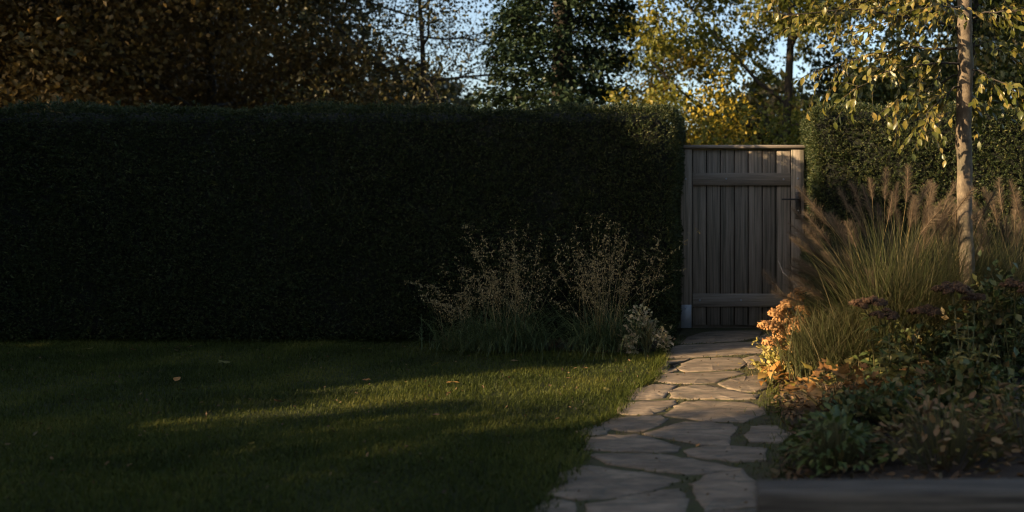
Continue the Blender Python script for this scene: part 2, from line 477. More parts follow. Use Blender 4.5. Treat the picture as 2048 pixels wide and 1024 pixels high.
# ---- moss and small weeds in the joints
n = 26000
y = np.sqrt(R.uniform(2.6 ** 2, 8.6 ** 2, n)); x = R.uniform(-1.4, .7, n)
ok = (x > x_at(PL, y) - .05) & (x < x_at(PRt, y) + .12)
x, y = x[ok], y[ok]
ins = np.zeros(len(x), bool)
for s in STONES:
    ins |= inside(x, y, s)
keep = ~ins & (np.sin(x * 9 + y * 3) + np.sin(y * 8 - x * 4) + R.normal(size=len(x)) * .5 > -.2)
x, y = x[keep], y[keep]; n = len(x)
ch, _, _ = blades(np.stack([x, y, np.full(n, .002)], 1), R.uniform(0, 2 * np.pi, n), R.uniform(.3, 1.4, n), R.uniform(.012, .032, n), R.uniform(.3, 1.2, n), R.uniform(.004, .008, n), segs=2)
m_ = 3200
ye = np.sqrt(R.uniform(3.0 ** 2, 8.3 ** 2, m_)); xe = x_at(PRt, ye) + R.normal(size=m_) * .07 + .05
ye2 = np.sqrt(R.uniform(2.6 ** 2, 8.0 ** 2, m_)); xe2 = x_at(PL, ye2) + R.normal(size=m_) * .03 + .03
eb = np.stack([np.concatenate([xe, xe2]), np.concatenate([ye, ye2]), np.full(2 * m_, .004)], 1)
ch2, _, _ = blades(eb, R.uniform(0, 6.28, 2 * m_), R.uniform(.5, 1.4, 2 * m_), R.uniform(.02, .085, 2 * m_), R.uniform(.3, 1.6, 2 * m_), R.uniform(.003, .006, 2 * m_), segs=3)
eg = obj('edge_grass', [ch2], M['grass'], kind='stuff')
eg['label'] = 'straggling grass blades along both edges of the stone path'
eg['category'] = 'grass'
ms = obj('moss', [ch], M['moss'], kind='stuff')
ms['label'] = 'moss and tiny weeds in joints between the paving stones'
ms['category'] = 'moss'

# ---- leaf litter on the beds and along the path
def litter(n, px_, py_, s0, s1, z):
    pos = np.stack([px_, py_, z], 1)
    ax = rdir(n); ax[:, 2] *= .35
    up = np.stack([R.normal(size=n) * .5, R.normal(size=n) * .5, np.ones(n)], 1)
    return inst(*CURL, pos, ax, up, R.uniform(s0, s1, n))
n = 2600
y = R.uniform(3.2, 8.2, n); x = x_at(PRt, y) + .0 + np.abs(R.normal(size=n)) * .6
c1 = litter(n, x, y, .02, .06, .02 + .1 * np.minimum(1, np.maximum(0, x - x_at(PRt, y)) * 1.2))
n = 700
x = R.uniform(-3.6, -.75, n); y = bed_y(x) + R.uniform(-.05, .6, n)
c2 = litter(n, x, y, .02, .05, np.full(n, .03))
n = 420
y = np.sqrt(R.uniform(2.9 ** 2, 8.0 ** 2, n)); x = R.uniform(-.9, -.05, n) * y
ok = x < x_at(PL, y); x, y = x[ok], y[ok]
c3 = litter(len(x), x, y, .012, .032, np.full(len(x), .022))
n = 260
y = np.sqrt(R.uniform(2.9 ** 2, 8.6 ** 2, n)); x = x_at(PL, y) + (x_at(PRt, y) - x_at(PL, y)) * R.uniform(0, 1, n) ** .6
c4 = litter(n, x, y, .008, .022, np.full(n, .016))
lt = obj('leaf_litter', [c1, c2, c3, c4], M['litter'], kind='stuff')
lt['label'] = 'small brown leaf litter scattered over beds, path and lawn'
lt['category'] = 'leaf litter'

# ------------------------------------------------------------------ hedges
SPRIG = (lambda: (np.concatenate([np.array([(0, 0, 0), (-.16 + dx * .5, .55, .05), (dx, 1, dz), ]) * np.array([1, s, 1]) + np.array([0, o, 0])
                                  for dx, dz, s, o in [(-.75, .1, .75, 0), (.75, -.1, .75, .05), (-.1, .45, 1, 0), (.15, -.4, .9, .1), (-.55, -.3, .6, .3), (.5, .35, .6, .35)]]),
                  np.arange(18).reshape(6, 3)))()
def hedge(name, label, x0, x1, y0, y1, h, nf, rng, faces):
    t = thing(name, label, 'hedge', ((x0 + x1) / 2, y0, 0))
    pts = []
    A = {'front': (x1 - x0) * h, 'top': (x1 - x0) * (y1 - y0) * .8, 'left': (y1 - y0) * h, 'right': (y1 - y0) * h}
    for fc in faces:
        n = int(A[fc] * nf * (.55 if fc == 'top' else 1))
        a, b = rng.uniform(0, 1, n), rng.uniform(0, 1, n)
        if fc == 'front': p = np.stack([x0 + a * (x1 - x0), np.full(n, y0), .03 + b * (h - .03)], 1)
        if fc == 'top': p = np.stack([x0 + a * (x1 - x0), y0 + b * (y1 - y0), np.full(n, h)], 1)
        if fc == 'left': p = np.stack([np.full(n, x0), y0 + a * (y1 - y0), .03 + b * (h - .03)], 1)
        if fc == 'right': p = np.stack([np.full(n, x1), y0 + a * (y1 - y0), .03 + b * (h - .03)], 1)
        pts.append(p)
    p = np.concatenate(pts)
    r = .10
    lo = np.array([x0 + r, y0 + r, -1]); hi = np.array([x1 - r, y1 - r, h - r])
    q = np.clip(p, lo, hi); nn = nrm(p - q); p = q + nn * r
    bulge = .022 * np.sin(p[:, 0] * 2.3 + p[:, 2] * 1.7) + .016 * np.sin(p[:, 0] * 5.1 - p[:, 2] * 4.3 + 1) + .012 * np.sin(p[:, 0] * 11 + p[:, 2] * 9)
    p = p + nn * (bulge + rng.normal(size=len(p)) * .012 - np.abs(rng.normal(size=len(p))) * .02)[:, None]
    ax = nn * .75 + rdir(len(p), rng) * .75 + np.array([0, 0, .25])
    s = rng.uniform(.018, .038, len(p))
    long = rng.uniform(size=len(p)) < np.where(nn[:, 2] > .3, .05, .015)
    s = np.where(long, s * rng.uniform(1.4, 2.3, len(p)), s)
    ax = np.where(long[:, None], ax + np.array([0, 0, .9]), ax)
    ch = inst(*SPRIG, p, ax, rdir(len(p), rng), np.stack([s * .8, s, s], 1))
    obj('foliage', [ch], M['yew'], t, kind='stuff')
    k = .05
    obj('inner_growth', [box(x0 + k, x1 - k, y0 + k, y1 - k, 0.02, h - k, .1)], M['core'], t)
    return t
HY0, HY1, HH = 8.12, 9.5, 2.26
hedge('hedge', 'long dark clipped yew hedge behind the lawn, left of the gate', -9.5, -.645, HY0, HY1, HH, 3900, np.random.default_rng(1), ['front', 'top', 'right'])
hedge('hedge', 'clipped yew hedge right of the gate, behind the young tree', .695, 4.6, HY0, HY1, HH + .01, 3900, np.random.default_rng(2), ['front', 'top', 'left'])

# ------------------------------------------------------------------ gate
GY = 9.12
gX = lambda px: xa(px, GY)
gZ = lambda py: za(py, GY)
gate = thing('garden_gate', 'weathered grey plank gate set between the two hedges', 'gate', ((gX(1362) + gX(1608)) / 2, GY, 0))
def gpart(name, x0, x1, y0, y1, z0, z1, mat, b=.004, parent=None):
    cx, cy, cz = (x0 + x1) / 2, (y0 + y1) / 2, (z0 + z1) / 2
    me = mesh(name, [box(x0 - cx, x1 - cx, y0 - cy, y1 - cy, z0 - cz, z1 - cz, b)], mat)
    p = parent or gate
    base = Vector(p.location) + (Vector(p.parent.location) if p.parent else Vector())
    return link(name, me, p, Vector((cx, cy, cz)) - base)
zb = .012
stileL = gpart('stile', gX(1361), gX(1384.2), GY - .025, GY + .06, zb, gZ(298.2), M['wood'], .005)
stileR = gpart('stile', gX(1582), gX(1608), GY - .025, GY + .06, zb, gZ(298.2), M['wood'], .005)
edges = [1385.1, 1412.6, 1440.5, 1468.4, 1496.3, 1524.3, 1552.2, 1581.4]
for a, b in zip(edges[:-1], edges[1:]):
    j = R.uniform(-.004, .004)
    gpart('board', gX(a) + .005, gX(b) - .005, GY + .0 + j, GY + .025 + j, .03 + R.uniform(0, .008), gZ(299), M['wood'], .004)
    gpart('light_stop', gX(b) - .012, gX(b) + .012, GY + .031, GY + .0325, .04, gZ(300), M['darkbark'], 0)  # dark strip behind the joint, added to stop light leaking between boards
gpart('light_stop', gX(1385) - .02, gX(1385) + .02, GY + .061, GY + .0625, .02, gZ(299), M['darkbark'], 0)  # added strip, keeps light out beside the left stile
gpart('light_stop', gX(1581.6) - .02, gX(1581.6) + .02, GY + .061, GY + .0625, .02, gZ(299), M['darkbark'], 0)  # added strip, keeps light out beside the right stile
gpart('back_rail', gX(1385), gX(1581), GY + .0335, GY + .06, gZ(660), gZ(640), M['woodh'])
railT = gpart('rail', gX(1385.6), gX(1581.0), GY - .028, GY - .006, gZ(371), gZ(346), M['woodh'], .0025)
railB = gpart('rail', gX(1385.6), gX(1581.0), GY - .028, GY - .006, gZ(613), gZ(587), M['woodh'], .0025)
gpart('cap_rail', gX(1357), gX(1612), GY - .05, GY + .085, gZ(297.6), gZ(290.5), M['woodh'], .006)
gpart('metal_shoe', gX(1362.5), gX(1383.2), GY - .031, GY - .026, zb, gZ(609), M['zinc'], .001, stileL)
def disc(r, d, n=10):
    t = np.arange(n) / n * 2 * np.pi
    a = np.stack([r * np.cos(t), np.zeros(n), r * np.sin(t)], 1)
    b = a * .75 + np.array([0, -d, 0])
    v = np.concatenate([a, b, [[0, -d, 0]]])
    f = [(i, (i + 1) % n, n + (i + 1) % n) for i in range(n)] + [(i, n + (i + 1) % n, n + i) for i in range(n)] + [(n + i, n + (i + 1) % n, 2 * n) for i in range(n)]
    return v, np.array(f)
bolt_me = mesh('bolt', [disc(.011, .006)], M['zinc'])
for bx_, by_, yy in [(1371.5, 358, -.025), (1452.5, 358, -.028), (1567, 359, -.028), (1595.5, 357, -.025), (1400, 600, -.028), (1482, 600, -.028), (1566, 600, -.028), (1371.5, 616, -.031)]:
    link('bolt', bolt_me, gate, Vector((gX(bx_), GY + yy, gZ(by_))) - gate.location)
lock = gpart('lock_plate', gX(1590.3), gX(1601.8), GY - .033, GY - .0255, gZ(438), gZ(384.6), M['iron'], .002)
def lpart(name, chunks, mat):
    base = np.array(lock.location) + np.array(gate.location)
    return link(name, mesh(name, [(np.asarray(v) - base, f) for v, f in chunks], mat, True), lock)
zl = gZ(399)
lpart('lever_handle', [tube([(gX(1596), GY - .03, zl), (gX(1596), GY - .085, zl)], [.012, .010], 10),
                       tube([(gX(1600), GY - .082, zl), (gX(1594), GY - .086, zl), (gX(1575), GY - .088, zl), (gX(1566), GY - .086, zl + .001), (gX(1563.5), GY - .08, zl + .001), (gX(1563), GY - .07, zl)],
                            [.004, .0105, .009, .009, .009, .004], 10)], M['iron'])
v, f = disc(.009, .004)
lpart('keyhole', [(v + np.array([gX(1596), GY - .033, gZ(421)]), f)], M['zinc'])

# ------------------------------------------------------------------ trees
def grow(rng, p0, d0, length, r0, level, spec, tubes, tips, z_lift=0):
    """spec[level] = dict(n, len, ang, wob, grav, seg, start)"""
    s = spec[level]; seg = s.get('seg', 5)
    pts = [np.array(p0, float)]; d = nrm(np.array(d0, float)); dirs = [d]
    for k in range(seg):
        d = nrm(d + rng.normal(size=3) * s['wob'] + np.array([0, 0, s['grav']]))
        pts.append(pts[-1] + d * length / seg); dirs.append(d)
    t = np.linspace(0, 1, seg + 1)
    rad = r0 * (1 - t * s.get('taper', .75))
    tubes.append(tube(pts, rad, s.get('sides', 5)))
    pts = np.array(pts)
    if level + 1 < len(spec):
        for k in range(s['n']):
            u = s['start'] + (1 - s['start']) * (k + rng.uniform(0, 1)) / s['n']
            i = min(int(u * seg), seg - 1); fr = u * seg - i
            p = pts[i] * (1 - fr) + pts[i + 1] * fr
            dd = dirs[min(i + 1, seg)]
            az = k * 2.4 + rng.uniform(-.6, .6)
            ref = np.array([0, 0, 1.]) if abs(dd[2]) < .8 else np.array([1., 0, 0])
            a = nrm(np.cross(dd, ref)); b = np.cross(dd, a)
            ang = s['ang'] + rng.normal() * .15
            nd = dd * math.cos(ang) + (a * math.cos(az) + b * math.sin(az)) * math.sin(ang)
            nd[2] = nd[2] * s.get('flat', 1)
            grow(rng, p, nd, length * s['len'] * (1 - .55 * max(0, u - .3)) * rng.uniform(.75, 1.2), max(.004, np.interp(u, t, rad) * .55), level + 1, spec, tubes, tips)
    else:
        tips.append(pts)
    return pts

def bg_tree(name, label, X, Y, height, mats, seed, nleaf, lsize, spread=.45, spec=None, start=.12, group=None, flatten=.5, fuzz=.3, limbs=15, zdense=7.5):
    rng = np.random.default_rng(seed)
    t = thing(name, label, 'tree', (X, Y, 0), group)
    spec = spec or [dict(n=limbs, len=spread, ang=1.25, wob=.04, grav=.02, seg=9, start=start, sides=8, taper=.9),
                    dict(n=8, len=.5, ang=.8, wob=.14, grav=.02, seg=6, start=.15, flat=.6),
                    dict(n=5, len=.5, ang=.8, wob=.2, grav=-.02, seg=4, start=.1, flat=.7, sides=4),
                    dict(n=0, len=.5, ang=.8, wob=.25, grav=-.05, seg=3, start=.1, sides=3)]
    tubes, tips = [], []
    grow(rng, (X, Y, -.1), (rng.normal() * .03, rng.normal() * .03, 1), height, height * .0115, 0, spec, tubes, tips)
    obj('trunk', [tubes[0]], M['darkbark'], t, smooth=True)
    obj('limbs', tubes[1:], M['darkbark'], t, smooth=True, kind='stuff')
    tips = np.concatenate(tips)
    n = nleaf
    wt = np.where(tips[:, 2] < zdense, 1.0, .22)
    k = rng.choice(len(tips), n, p=wt / wt.sum())
    p = tips[k] + rng.normal(size=(n, 3)) * np.array([fuzz, fuzz, fuzz * flatten])
    ax = rdir(n, rng); ax[:, 2] -= .35
    up = rdir(n, rng) * .8 + np.array([0, 0, .8])
    ch = inst(*LEAF4, p, ax, up, rng.uniform(.6, 1.3, n) * lsize)
    obj('crown', [ch], mats, t, kind='stuff')
    return t

lm = leaf_mat
M['oakgold'] = lm('oak_leaf_gold', [(.05, .066, .013), (.085, .095, .017), (.14, .135, .022), (.28, .2, .03)], transl=.45, clump=.55)
M['beech'] = lm('beech_leaf', [(.05, .032, .012), (.095, .06, .018), (.135, .085, .022), (.08, .07, .022)], transl=.3, clump=.4)
M['olive'] = lm('olive_leaf', [(.025, .03, .012), (.045, .045, .015), (.07, .05, .018)], transl=.3, clump=.5)
M['evergreen'] = lm('evergreen_leaf', [(.010, .02, .010), (.02, .035, .016), (.035, .05, .02)], transl=.15, clump=.7)
M['yellowshrub'] = lm('yellow_shrub_leaf', [(.13, .11, .016), (.25, .19, .02), (.34, .25, .03), (.11, .11, .02)], transl=.35, clump=.8)
M['darkgreen'] = lm('dark_oak_leaf', [(.018, .028, .009), (.03, .042, .012), (.05, .055, .016)], transl=.25, clump=.5)
M['screenleaf'] = lm('screen_leaf', [(.012, .02, .008), (.025, .035, .012)], transl=.1)

bg_tree('oak_tree', 'green and golden tree in thin leaf behind the gate, sky through it', xa(1560, 17), 17, 10.5, M['oakgold'], 11, 52000, .10, spread=.38, start=.16, fuzz=.15, flatten=.45)
bg_tree('maple_tree', 'bright orange and yellow tree rising beside the dark evergreen', xa(1305, 19.5), 19.5, 5.6, M['yellowshrub'], 12, 12000, .09, spread=.30, start=.2, fuzz=.16)
bg_tree('oak_tree', 'dark green tree behind the right hedge at the far right', xa(1905, 16.5), 16.5, 10, M['darkgreen'], 13, 60000, .11, spread=.36, start=.14)
bg_tree('beech_tree', 'brown autumn beech at the far left above the hedge', xa(40, 17), 17, 12, M['beech'], 14, 95000, .11, spread=.42, start=.06, fuzz=.45, flatten=.6, limbs=22)
bg_tree('beech_tree', 'rusty brown beech above the hedge, second from the left', xa(440, 18.5), 18.5, 12, M['beech'], 15, 105000, .11, spread=.42, start=.06, fuzz=.45, flatten=.6, limbs=22)
bg_tree('thorn_tree', 'thin leaved dark tree with sky between its twigs', xa(850, 18), 18, 9, M['olive'], 16, 34000, .075, spread=.42, start=.1, fuzz=.28, limbs=26)

def conifer(name, label, X, Y, height, rad, seed, mat, n, ls):
    rng = np.random.default_rng(seed)
    t = thing(name, label, 'tree', (X, Y, 0))
    obj('trunk', [tube([(X, Y, -.1), (X, Y, height * .5), (X, Y, height)], [height * .022, height * .014, .01], 8)], M['darkbark'], t, smooth=True)
    tubes, pos, axs = [], [], []
    nb = 130
    for k in range(nb):
        z = height * (.06 + .92 * (k / nb)); az = k * 2.4 + rng.uniform(-.4, .4)
        rr = rad * (1 - (z / height)) ** .75 * rng.uniform(.75, 1.12)
        d = np.array([math.cos(az), math.sin(az), 0])
        u = np.linspace(0, 1, 6)
        pts = np.array([X, Y, z]) + d * rr * u[:, None] + np.array([0, 0, 1]) * (-.18 * rr * u + .1 * rr * u ** 2)[:, None]
        tubes.append(tube(pts, .03 * (1 - u * .8), 4))
        m = max(4, int(n / nb * (rr / rad) * 1.6))
        uu = np.sqrt(rng.uniform(.02, 1, m))
        q = np.array([X, Y, z]) + d * (rr * uu)[:, None] + np.array([0, 0, 1]) * (-.18 * rr * uu + .1 * rr * uu ** 2)[:, None]
        side = np.array([-d[1], d[0], 0])
        q += side * (rng.normal(size=m) * .28 * rr * (1.1 - uu) ** .5)[:, None] + rng.normal(size=(m, 3)) * np.array([.08, .08, .1])
        pos.append(q); axs.append(d + rdir(m, rng) * .9 + np.array([0, 0, -.25]))
    obj('limbs', tubes, M['darkbark'], t, kind='stuff')
    p = np.concatenate(pos); ax = np.concatenate(axs)
    obj('crown', [inst(*LEAF4, p, ax, rdir(len(p), rng) * .7 + np.array([0, 0, 1]), rng.uniform(.6, 1.3, len(p)) * ls)], mat, t, kind='stuff')
conifer('evergreen_tree', 'tall dark evergreen tree between the bare twigs and golden tree', xa(1125, 15.5), 15.5, 11.5, 1.9, 21, M['evergreen'], 60000, .10)

def shrub(name, label, X, Y, rx, ry, h, mat, n, ls, seed, stems=14, group=None, z0=.15, cat='shrub', tilt=0):
    rng = np.random.default_rng(seed)
    t = thing(name, label, cat, (X, Y, 0), group)
    tubes = []
    for k in range(stems):
        a = rng.uniform(0, 6.28); q = rng.uniform(.3, .9)
        e = np.array([X + rx * q * math.cos(a), Y + ry * q * math.sin(a), h * rng.uniform(.6, .92)])
        m_ = np.array([X, Y, 0]) * .6 + e * .4 + np.array([0, 0, h * .15])
        tubes.append(tube([(X + rng.normal() * .02, Y + rng.normal() * .02, -.02), m_, e], [.012 * h + .002, .008 * h + .002, .002], 4))
    obj('stems', tubes, M['darkbark'] if h > .9 else M['stem'], t, kind='stuff')
    ncl = max(8, n // 40)
    cd = rdir(ncl, rng); cd[:, 2] = np.abs(cd[:, 2])
    cr = rng.uniform(.55, 1, ncl) ** .6
    cc = cd * cr[:, None]
    k = rng.integers(0, ncl, n)
    off = rng.normal(size=(n, 3)) * .16
    q = cc[k] + off
    nn = nrm(q)
    p = np.array([X, Y, h * z0]) + q * np.array([rx, ry, h * (1 - z0)])
    p[:, 2] = np.maximum(p[:, 2], .02)
    ax = nn * .7 + rdir(n, rng) * .8
    obj('foliage', [inst(*LEAF4, p, ax, rdir(n, rng) * .8 + np.array([0, 0, .7]), rng.uniform(.6, 1.3, n) * ls)], mat, t, kind='stuff')
    return t
shrub('yellow_shrub', 'yellow leaved shrub showing just above the gate', xa(1420, 14.5), 14.5, 1.0, .9, 3.1, M['yellowshrub'], 7000, .075, 31)
shrub('olive_shrub', 'olive green shrub above the right end of gate', xa(1590, 13.5), 13.5, 1.1, .9, 2.75, M['oakgold'], 7000, .075, 32)

# far woodland, one mass
n = 52000
rng = np.random.default_rng(41)
x = rng.uniform(-34, 16, n); y = rng.uniform(27, 33, n)
top = 4.6 + 1.2 * np.sin(x * .35) + .8 * np.sin(x * 1.1 + 1) + np.where(x < -13.5, 6, 0) + np.where(x > 7.5, 4, 0)
z = top * rng.uniform(0, 1, n) ** .8
fw = obj('far_wood', [inst(*LEAF4, np.stack([x, y, z], 1), rdir(n, rng), rdir(n, rng), rng.uniform(.25, .5, n))], M['olive'], kind='stuff')
fw['label'] = 'dim far woodland seen through the trees'
fw['category'] = 'woodland'

# ---- unseen evergreen masses, outlines shaped to block sun and sky light
def screen(name, label, prof, s0, s1, t0, t1, n, ls, seed, bough=None, loose=0):
    """dense evergreen mass; prof(s) gives the height of its crown across the light"""
    rng = np.random.default_rng(seed)
    c = V * (s0 + s1) / 2 + U * (t0 + t1) / 2
    t = thing(name, label, 'tree', (c[0], c[1], 0))
    s = rng.uniform(s0, s1, n); tt = rng.uniform(t0, t1, n)
    z = prof(s) * rng.uniform(0, 1, n) ** .8
    z = z * (1 - .25 * (rng.uniform(0, 1, n) < loose))
    p = s[:, None] * V + tt[:, None] * U + np.array([0, 0, 1]) * z[:, None] + rng.normal(size=(n, 3)) * .06
    if bough:                              # limb and foliage added over the gap to shade the right hedge
        b0, b1, z0, z1, m = bough
        q = rng.uniform(b0, b1, m)[:, None] * V + rng.uniform(t0 + .4, t1 - .4, m)[:, None] * U + np.array([0, 0, 1]) * rng.uniform(z0, z1, m)[:, None] + rng.normal(size=(m, 3)) * .08
        p = np.concatenate([p, q]); n = len(p)
        e = V * b0 + U * (t0 + t1) / 2
        obj('bough', [tube([(c[0], c[1], z0 * .7), ((c[0] + e[0]) / 2, (c[1] + e[1]) / 2, z0), (e[0], e[1], (z0 + z1) / 2)], [.12, .07, .02], 6)], M['darkbark'], t, smooth=True)
    obj('crown', [inst(*LEAF4, p, rdir(n, rng), rdir(n, rng), rng.uniform(.7, 1.3, n) * ls)], M['screenleaf'], t, kind='stuff')
    hm = float(prof(np.array([(s0 + s1) / 2]))[0])
    obj('trunk', [tube([(c[0], c[1], -.1), (c[0], c[1], hm * .8)], [.2, .05], 8)], M['darkbark'], t, smooth=True)
screen('screen_tree', 'unseen evergreen screen behind the viewer on the left, shaped to shade the foreground', lambda s: 4.75 + .12 * np.sin(s * 2.1) + .1 * np.sin(s * 5.3), 1.6, 4.25, -8.8, -7.4, 16000, .28, 51)  # out of view; height and end fitted to the foreground shade
screen('screen_tree', 'unseen tall evergreens added behind the viewer to block sky light', lambda s: np.interp(s, [-12, -8, -2, .5, 1.6], [8, 10, 10, 8, 5]), -12, 1.6, -8.8, -7.0, 26000, .32, 55)  # added out of view to block the sky and lower the ambient
screen('evergreen_tree', 'broad unseen evergreen tree left of the lawn, shaped to shade it',
       lambda s: np.interp(s, [6.85, 6.95, 7.7, 8.3, 9.0, 10, 11.5, 12.3, 12.8], [.6, 5.0, 5.3, 5.85, 8, 12, 12, 6.5, 4]), 6.8, 12.8, -9.0, -7.2, 40000, .27, 52,
       bough=(5.3, 6.9, 4.6, 5.4, 2600))  # unseen crown outlined to fit the shade, bough added to darken the hedge
screen('shade_shrub', 'unseen evergreen shrub added in the gap to shade the left lawn',
       lambda s: np.interp(s, [4.3, 5.0, 5.6, 6.2, 7], [3.5, 3.1, 2.78, 2.55, 2.45]) + .15 * np.sin(s * 6) + .1 * np.sin(s * 11 + 1), 4.25, 7.0, -8.6, -7.5, 7500, .17, 54, loose=.3)  # added out of view to cut the sun band short on the lawn
screen('evergreen_tree', 'unseen evergreens added left of the beeches to keep them dark',
       lambda s: np.interp(s, [16.2, 18, 22, 27, 32, 34], [6, 11, 13, 13, 11, 7]), 16.2, 34, -13.5, -11, 11000, .36, 53)  # added out of view to keep sun off the left background trees

# ------------------------------------------------------------------ young tree in the right bed
TY = 6.3
tx = lambda px: xa(px, TY)
tz = lambda py: za(py, TY)
young = thing('young_tree', 'slender young tree with sunlit trunk in the right flower bed', 'tree', (tx(1932), TY, 0))
rng = np.random.default_rng(61)
tp = [(tx(1934), TY, -.05), (tx(1930), TY, .35), (tx(1932), TY, .8), (tx(1931), TY, 1.3), (tx(1930), TY, 1.8), (tx(1928), TY, 2.3), (tx(1927), TY, 2.8), (tx(1929), TY + .03, 3.3), (tx(1932), TY + .06, 3.9), (tx(1936), TY + .1, 4.6)]
tr = [.066, .058, .056, .055, .056, .055, .052, .043, .03, .01]
tp = np.array(tp); zz_ = np.linspace(0, len(tp) - 1, 70)
tpf = np.stack([np.interp(zz_, np.arange(len(tp)), tp[:, k]) for k in range(3)], 1)
tpf[:, 0] += .008 * np.sin(tpf[:, 2] * 3.1) + .004 * np.sin(tpf[:, 2] * 9); tpf[:, 1] += .006 * np.sin(tpf[:, 2] * 4 + 1)
trf = np.interp(zz_, np.arange(len(tp)), tr)
for zk in (.95, 1.42, 1.75, 2.08, 2.35, 2.6):                       # old branch collars
    trf = trf * (1 + .10 * np.exp(-((tpf[:, 2] - zk) / .03) ** 2))
tv, tf = tube(tpf, trf, 18)
ang = np.tile(np.arange(18) / 18 * 6.283, 70); zz2 = np.repeat(tpf[:, 2], 18)
cen = np.repeat(tpf, 18, axis=0)
tv = cen + (tv - cen) * (1 + .03 * np.sin(3 * ang + zz2 * 5) + .025 * np.sin(5 * ang - zz2 * 17) + rng.normal(size=len(tv)) * .012)[:, None]
obj('trunk', [(tv, tf)], M['bark'], young, smooth=True)
# limbs in the photo plane (px, py) with a depth offset
LIMB = [((1927, 60), (1760, 35), (1560, 55), -.5), ((1927, 20), (1790, -30), (1620, -60), -.2), ((1927, 95), (1800, 80), (1650, 130), .25), ((1927, 130), (1830, 120), (1690, 195), -.35),
        ((1927, 150), (1850, 165), (1770, 215), .1), ((1927, 170), (1875, 190), (1835, 245), -.25), ((1927, -20), (1800, -40), (1600, 10), .45), ((1929, 40), (2000, 20), (2080, 60), -.3),
        ((1929, 90), (1985, 80), (2060, 110), .2), ((1929, 135), (1970, 160), (2040, 215), -.3), ((1929, -30), (2020, -50), (2120, 0), .3), ((1929, 10), (1880, 60), (1800, 30), -.7),
        ((1929, 165), (1950, 190), (1985, 200), .3), ((1929, -60), (1700, -90), (1560, -40), .2), ((1930, -200), (1800, -330), (1650, -330), 0), ((1930, -160), (2050, -300), (2200, -330), .1),
        ((1931, -330), (1850, -500), (1800, -560), .5), ((1931, -300), (2000, -470), (2080, -540), -.5), ((1929, -10), (1850, 20), (1700, 70), -.1)]
tubes, lp, ld = [], [], []
for a, b, c_, dy in LIMB:
    A = np.array([tx(a[0]), TY, tz(a[1])]); B = np.array([tx(b[0]), TY + dy * .6, tz(b[1])]); D = np.array([tx(c_[0]), TY + dy, tz(c_[1])])
    u = np.linspace(0, 1, 9)[:, None]
    P = (1 - u) ** 2 * A + 2 * u * (1 - u) * B + u ** 2 * D + rng.normal(size=(9, 3)) * .01 * (u > 0)
    Lb = np.linalg.norm(D - A)
    tubes.append(tube(P, np.linspace(.005 + .005 * Lb, .002, 9), 5))
    nt_ = int(10 + 14 * Lb)
    for k in range(nt_):
        uu = rng.uniform(.18, 1); i = min(int(uu * 8), 7); q = P[i] + (P[i + 1] - P[i]) * (uu * 8 - i)
        d = nrm(P[i + 1] - P[i]) * .7 + rdir(1, rng)[0] * .75 + np.array([0, 0, -.12])
        d = nrm(d); ln = rng.uniform(.12, .32)
        w_ = np.linspace(0, 1, 4)[:, None]
        T = q + d * ln * w_ + np.array([0, 0, -.22]) * ln * w_ ** 2
        tubes.append(tube(T, [.003, .0025, .002, .0012], 3))
        m = rng.integers(5, 10)
        for j in range(m):
            w2 = (j + .6) / m
            lp.append(q + d * ln * w2 + np.array([0, 0, -.22]) * ln * w2 ** 2)
            ld.append(nrm(d * .6 + rdir(1, rng)[0] * .6 + np.array([0, 0, -.55])))
obj('limbs', tubes, M['darkbark'], young, smooth=True, kind='stuff')
lp = np.array(lp); ld = np.array(ld); ls = rng.uniform(.038, .082, len(lp))
inview = (lp[:, 2] < tz(-15)) & (lp[:, 0] < tx(2065))
order = np.argsort(-(ls * inview))
sel = order[:300]; rest = order[300:]
leaf_me = [mesh('leaf', [(LEAF9[0] * np.array([sx, 1, sz]), LEAF9[1])], M['youngleaf'], True) for sx, sz in ((.95, 1), (1.15, 1.5), (.85, .4))]
def place_leaf(me, parent, name, p, d, up, s):
    from mathutils import Matrix
    y = nrm(d); z = up - (up * y).sum() * y; z = nrm(z); x = np.cross(y, z)
    o = link(name, me, parent)
    m = Matrix(((x[0] * s, y[0] * s, z[0] * s, p[0] - parent.location.x), (x[1] * s, y[1] * s, z[1] * s, p[1] - parent.location.y), (x[2] * s, y[2] * s, z[2] * s, p[2] - parent.location.z), (0, 0, 0, 1)))
    o.matrix_basis = m
    return o
for k in sel:
    place_leaf(leaf_me[k % 3], young, 'leaf', lp[k], ld[k], rdir(1, rng)[0] * .7 + np.array([-.3, -.3, .5]), ls[k])
obj('foliage', [inst(*LEAF9, lp[rest], ld[rest], rdir(len(rest), rng) * .7 + np.array([-.3, -.3, .5]), ls[rest])], M['youngleaf_i'], young, smooth=True, kind='stuff')

# ------------------------------------------------------------------ fountain grasses
def plume_mesh(seed, L=.24, wid=.055):
    rng = np.random.default_rng(seed)
    n = 620
    u = rng.uniform(0, 1, n)
    bend = lambda q: np.stack([.10 * L * q ** 2, L * q, -.05 * L * q ** 2], -1)
    p = bend(u)
    env = np.interp(u, [0, .15, .5, .85, 1], [.5, .9, 1, .75, .35])
    a = rng.uniform(0, 6.28, n)
    ax = np.stack([np.cos(a), rng.uniform(.5, 1.5, n), np.sin(a)], 1)
    hair = (np.array([(-.013, 0, 0), (.013, 0, 0), (0, 1, 0)]), np.array([(0, 1, 2)]))
    c1 = inst(*hair, p, ax, rdir(n, rng), env * wid * rng.uniform(.6, 1.5, n))
    q = np.linspace(0, 1, 7)
    c2 = tube(bend(q), np.interp(q, [0, .2, .7, 1], [.002, .0052, .0045, .001]), 5)
    return mesh('plume', [c1, c2], M['plume'])
PLM = [plume_mesh(71), plume_mesh(72, .2, .048), plume_mesh(73, .28, .056)]
